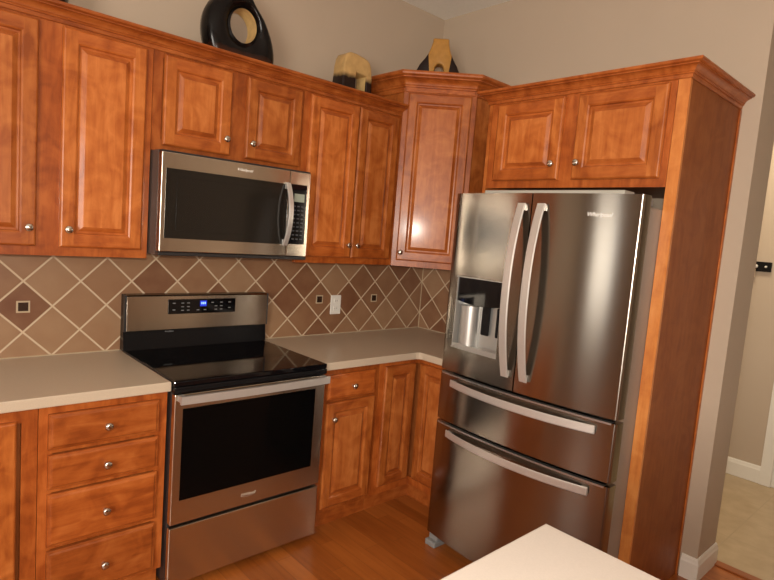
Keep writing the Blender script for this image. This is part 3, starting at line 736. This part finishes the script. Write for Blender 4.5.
# handles
bow_handle('handle', (-.042, front(-.05)-.002, .992), (-.042, front(-.05)-.002, 1.756), (0, -1, 0), .040, .012, (1, 0, 0), .056, .012, STEELH, ld, n=26)
bow_handle('handle', (.055, front(.05)-.002, .992), (.055, front(.05)-.002, 1.756), (0, -1, 0), .040, .012, (1, 0, 0), .056, .012, STEELH, rd, n=26)
def drawer_handle(zc, par):
    """bar that follows the bowed front, standing clear of it"""
    m = MB(); n = 28; vs = []; a, b = -.365, .385
    for i in range(n+1):
        t = i/n; x = a+(b-a)*t; y = front(x)-.012-.034*(1-abs(2*t-1)**2.2)
        vs.append([m.bm.verts.new((x, y+dy, zc+dz)) for dy, dz in ((0, -.018), (-.004, -.014), (-.004, .014), (0, .018), (.007, .014), (.007, -.014))])
    for p, q in zip(vs, vs[1:]):
        for i in range(6): m.bm.faces.new((p[i], p[(i+1) % 6], q[(i+1) % 6], q[i]))
    m.bm.faces.new(vs[0]); m.bm.faces.new(vs[-1][::-1])
    for x in (a+.004, b-.03): m.box(x, x+.026, front(x)-.012, front(x)+.004, zc-.013, zc+.013)
    m.build('handle', STEELH, par, smooth=35)
drawer_handle(.878, d1); drawer_handle(.624, d2)
# dispenser
dsp = empty('dispenser', (0, 0, 0), 0, None, None); dsp.parent = ld
CAVM = simple('satin_cavity_metal', (0.50, 0.49, 0.47), 0.35, 0.7, noise=0.03)
yb = -.815
fm = lambda x: front(x)
part('cavity', CAVM, dsp, [(dx0, dx1, yb-.001, yb+.004, dz0, dz1), (dx0, dx0+.004, -.880, yb, dz0, dz1), (dx1-.004, dx1, -.893, yb, dz0, dz1), (dx0+.004, dx1-.004, -.893, yb, dz0, dz0+.006), (dx0+.004, dx1-.004, -.893, yb, dz1-.004, dz1)])
m = MB()   # display panel, lower edge bowed
n = 12; P = []
for i in range(n+1):
    t = i/n; x = dx0+.004+(dx1-dx0-.008)*t; zl = 1.288-.012*(1-(2*t-1)**2)
    P.append((x, fm(x)+.0015, zl))
va = [[m.bm.verts.new((x, y, zl)), m.bm.verts.new((x, y, dz1-.004)), m.bm.verts.new((x, y+.035, dz1-.004)), m.bm.verts.new((x, y+.045, zl))] for x, y, zl in P]
for p, q in zip(va, va[1:]):
    for i in range(4): m.bm.faces.new((p[i], p[(i+1) % 4], q[(i+1) % 4], q[i]))
m.bm.faces.new(va[0]); m.bm.faces.new(va[-1][::-1])
m.build('dispenser_display', BLACKGL, dsp)
for px in (-.235, -.150):
    m = MB(); m.box(px-.024, px+.024, -.834, -.824, 1.135, 1.275, bev=.006, seg=2); m.build('paddle', BLACKPL, dsp)
m = MB(); m.lathe([(0, 0), (.050, 0), (.050, .20), (0, .20)], (-.330, -.826, 1.066), (0, 0, 1), 28); m.build('ice_chute', CAVM, dsp, smooth=40)
m = MB(); xs = [dx0+(dx1-dx0)*i/10 for i in range(11)]
a = [[m.bm.verts.new((x, fm(x)-.002, dz0-.004)), m.bm.verts.new((x, fm(x)-.002, dz0+.020)), m.bm.verts.new((x, yb, dz0+.012)), m.bm.verts.new((x, yb, dz0-.004))] for x in xs]
for p, q in zip(a, a[1:]):
    for i in range(4): m.bm.faces.new((p[i], p[(i+1) % 4], q[(i+1) % 4], q[i]))
m.bm.faces.new(a[0]); m.bm.faces.new(a[-1][::-1])
m.build('drip_tray', CAVM, dsp)
m = MB(); m.box(dx0-.004, dx0+.002, fm(dx0)-.0025, fm(dx0)+.004, dz0-.004, 1.290); m.build('trim_strip', EDGE, dsp)
a_ = math.atan(2*BOW*.30/HW**2)
lg = text_mesh('Whirlpool', .0240, 'logo', LOGOM, rd, (.300, front(.300)-.001, 1.718), rz=math.degrees(a_))

# ------------------------------------------------------------------ decor on top of the cabinets
def smooth_loop(pts, n):
    """closed Catmull-Rom resample"""
    k = len(pts); out = []
    for i in range(n):
        t = i*k/n; j = int(t); f = t-j
        p = [Vector(pts[(j+o) % k]) for o in (-1, 0, 1, 2)]
        out.append(.5*((2*p[1])+(-p[0]+p[2])*f+(2*p[0]-5*p[1]+4*p[2]-p[3])*f*f+(-p[0]+3*p[1]-3*p[2]+p[3])*f**3))
    return out
def ring_vase(name, outer, inner, depth, mats, parent, n=72, power=.5, edge=.25):
    """a vase with a hole: lens-rounded body between an outer outline and an inner outline (x,z), depth along y"""
    O, I = smooth_loop(outer, n), smooth_loop(inner, n); m = MB(); K = 12; rows = []
    for j in range(2*K):
        rows.append([])
    for i in range(n):
        for j in range(K+1):
            t = j/K
            p = O[i].lerp(I[i], t); th = depth*(edge+(1-edge)*(math.sin(math.pi*min(1, max(0, t)))**power))
            if j == 0: th = depth*edge*.0
            if j == K: th = depth*.72
            rows[j].append(m.bm.verts.new((p.x, -th/2, p.y))) if j < K+1 else None
            if j == 0: continue
    # front rows 0..K, back rows
    back = []
    for j in range(1, K+1):
        back.append([m.bm.verts.new((v.co.x, -v.co.y, v.co.z)) for v in rows[j]])
    for j in range(K):
        for i in range(n):
            q = (i+1) % n
            m.bm.faces.new((rows[j][i], rows[j][q], rows[j+1][q], rows[j+1][i]))
            bj0 = rows[0] if j == 0 else back[j-1]
            m.bm.faces.new((bj0[q], bj0[i], back[j][i], back[j][q]))
    for i in range(n):
        q = (i+1) % n
        f = m.bm.faces.new((rows[K][i], rows[K][q], back[K-1][q], back[K-1][i])); f.material_index = 1
    return m.build(name, mats, parent, smooth=50)
BLKG = glaze('black_glaze', (0.10, 0.03, 0.012), (0.004, 0.003, 0.003), 0.075, .07, rough=.2, coat=.12)  # brown low tone is the cabinet wood's reflection painted into the black
CREAM = simple('mottled_cream_glaze', (0.62, 0.42, 0.17), 0.4, noise=0.35, nscale=30)
v = empty('ring_vase', (-1.630, -.18, ZT), 0, 'large glossy black ring-shaped vase with cream-lined hole, atop the cabinets', 'vase')
out = [(-.060, .0), (.05, .0), (.150, .010), (.185, .08), (.170, .18), (.120, .275), (.055, .345), (.026, .380), (-.015, .388), (-.045, .372), (-.120, .345), (-.178, .270), (-.192, .17), (-.165, .07), (-.120, .012)]
inn = [(.020+.078*math.cos(math.radians(a)), .222+.088*math.sin(math.radians(a))) for a in range(270, -90, -24)][::-1]
# line the two loops up angularly
cx_, cz_ = -.002, .222
def ang_sort(pts): return sorted(pts, key=lambda p: math.atan2(p[1]-cz_, p[0]-cx_))
ring_vase('vase_body', ang_sort(out), ang_sort([(cx_+.070*math.cos(t*2*math.pi/15-math.pi+.01), cz_+.080*math.sin(t*2*math.pi/15-math.pi+.01)) for t in range(15)]), .128, [BLKG, CREAM], v)
m = MB(); m.lathe([(.020, 0), (.018, .02), (.020, .035), (.026, .045), (.022, .045), (.015, .03), (0, .02)], (-.004, 0, .380), (0, 0, 1), 24); m.build('neck', BLKG, v, smooth=50)

def arch_solid(name, outer, hole, depth, mats, parent, rnd=.02):
    """outer: (x,z) polygon with a notch already in it; bevelled extrusion"""
    t = bmesh.new(); k = len(outer)
    a = [t.verts.new((x, -depth/2, z)) for x, z in outer]; b = [t.verts.new((x, depth/2, z)) for x, z in outer]
    t.faces.new(a); t.faces.new(b[::-1])
    for i in range(k):
        f = t.faces.new((a[i], b[i], b[(i+1) % k], a[(i+1) % k]))
        if hole and i in hole: f.material_index = 1
    bmesh.ops.recalc_face_normals(t, faces=t.faces[:])
    bmesh.ops.bevel(t, geom=[e for e in t.edges if abs(e.verts[0].co.y-e.verts[1].co.y) < 1e-6], offset=rnd, segments=4, profile=.5, affect='EDGES')
    m = MB(); m._join(t); return m.build(name, mats, parent, smooth=40)
TAN1 = glaze('tan_over_black_glaze', (0.018, 0.008, 0.006), (0.52, 0.33, 0.13), 0.150, .030, rough=.35, coat=.15)
v = empty('arch_vase', (-.910, -.18, ZT), 0, 'tan and dark brown block vase with square opening, beside the taller corner cabinet', 'vase')
arc = [(-.118, 0), (-.120, .12), (-.112, .22), (-.104, .262), (-.090, .288), (-.066, .300), (-.02, .300), (.04, .292), (.070, .284), (.090, .268), (.103, .240), (.114, .18), (.118, .10), (.116, 0), (.066, 0), (.068, .182), (-.014, .190), (-.012, 0)]
arch_solid('vase_body', [(x*.92, z*.925) for x, z in arc], (12, 13, 14), .105, [TAN1, CREAM], v, .012)
m = MB(); m.lathe([(.030, 0), (.026, .008), (.022, .008), (.018, -.002), (0, -.002)], (-.02, 0, .297), (0, 0, 1), 24)
for v_ in m.bm.verts: v_.co.z -= .022
m.build('mouth', TAN1, v, smooth=50)

def stripe_glaze():
    m, nt, b = new_mat('tan_stripe_glaze')
    tc = N(nt, 'ShaderNodeTexCoord'); sp = N(nt, 'ShaderNodeSeparateXYZ'); nt.links.new(tc.outputs['Object'], sp.inputs[0])
    lim = math_n(nt, 'ADD', 0.066, math_n(nt, 'MULTIPLY', math_n(nt, 'SUBTRACT', sp.outputs['Z'], 0.15), 0.12))
    top = math_n(nt, 'GREATER_THAN', sp.outputs['Z'], 0.205)
    ins = math_n(nt, 'LESS_THAN', math_n(nt, 'ABSOLUTE', sp.outputs['X']), lim)
    f = math_n(nt, 'MAXIMUM', top, ins)
    nz = N(nt, 'ShaderNodeTexNoise'); nz.inputs['Scale'].default_value = 25; nt.links.new(tc.outputs['Object'], nz.inputs['Vector'])
    mx = N(nt, 'ShaderNodeMix', data_type='RGBA'); mx.inputs[6].default_value = (0.016, 0.007, 0.005, 1); mx.inputs[7].default_value = (0.42, 0.21, 0.05, 1)
    nt.links.new(f, mx.inputs[0])
    m2 = N(nt, 'ShaderNodeMix', data_type='RGBA', blend_type='MULTIPLY'); m2.inputs[0].default_value = 1
    k = N(nt, 'ShaderNodeMapRange'); k.inputs[3].default_value = 0.7; k.inputs[4].default_value = 1.3; nt.links.new(nz.outputs['Fac'], k.inputs[0])
    nt.links.new(mx.outputs[2], m2.inputs[6]); nt.links.new(k.outputs[0], m2.inputs[7]); nt.links.new(m2.outputs[2], b.inputs['Base Color'])
    b.inputs['Roughness'].default_value = .35; b.inputs['Specular IOR Level'].default_value = .2
    return m
v = empty('wishbone_vase', (-.368, -.340, ZD), -45, 'brown and tan wishbone-shaped vase with small arched opening, on top of the corner cabinet', 'vase')
wb = [(-.130, 0), (-.138, .05), (-.130, .105), (-.108, .150), (-.080, .190), (-.060, .228), (-.047, .270), (-.040, .300), (-.040, .318), (-.034, .324), (.034, .324), (.040, .318), (.040, .300), (.045, .270), (.056, .228), (.074, .190), (.100, .145), (.120, .100), (.126, .05), (.120, 0), (.028, 0), (.028, .11), (.023, .138), (.013, .155), (.0, .160), (-.013, .155), (-.023, .138), (-.028, .11), (-.028, 0)]
arch_solid('vase_body', [(x*(1+.22*min(1, z/.3)), z*.91) for x, z in wb], None, .080, stripe_glaze(), v, .010)
# dark object whose foot shows at the very top left
v = empty('dark_urn', (-2.47, -.18, ZT), 0, 'dark object on the cabinets at the top left, only its lower edge in view', 'vase')
m = MB(); m.lathe([(0, 0), (.060, 0), (.066, .010), (.082, .05), (.090, .11), (.086, .17), (.060, .22), (.034, .25), (.036, .28), (.028, .28), (.026, .25), (0, .24)], (0, 0, 0), (0, 0, 1), 32)
m.build('urn_body', BLKG, v, smooth=50)

# ------------------------------------------------------------------ hall wall pieces
k = empty('key_rack', (1.75, -1.672, 1.556), -90, 'small black plate with pale knobs on the far hallway wall', 'wall plate')
part('plate', BLACKPL, k, [(-.060, .066, -.020, -.0005, -.036, .034)], bev=.003)
for kx, rr in ((-.028, .013), (.034, .008)):
    m = MB(); m.lathe([(0, 0), (rr, 0), (rr, .008), (rr*.6, .014), (0, .015)], (kx, -.020, .0), (0, -1, 0), 16); m.build('knob', WHITEPL, k, smooth=50)
m = MB(); m.box(-.037, -.027, -.026, -.021, -.082, -.020, bev=.002); m.build('hanging_tag', simple('cream_tag', (0.8, 0.62, 0.42), 0.5, noise=0.05), k)
o = empty('door_chime', (1.75, -1.72, 2.50), -90, 'pale rectangular chime box high on the far hallway wall at the right edge', 'door chime')
part('cover', simple('cream_cover', (0.62, 0.52, 0.40), 0.5, noise=0.03), o, [(-.09, .09, -.05, -.0005, 0, .16)], bev=.006, seg=2)
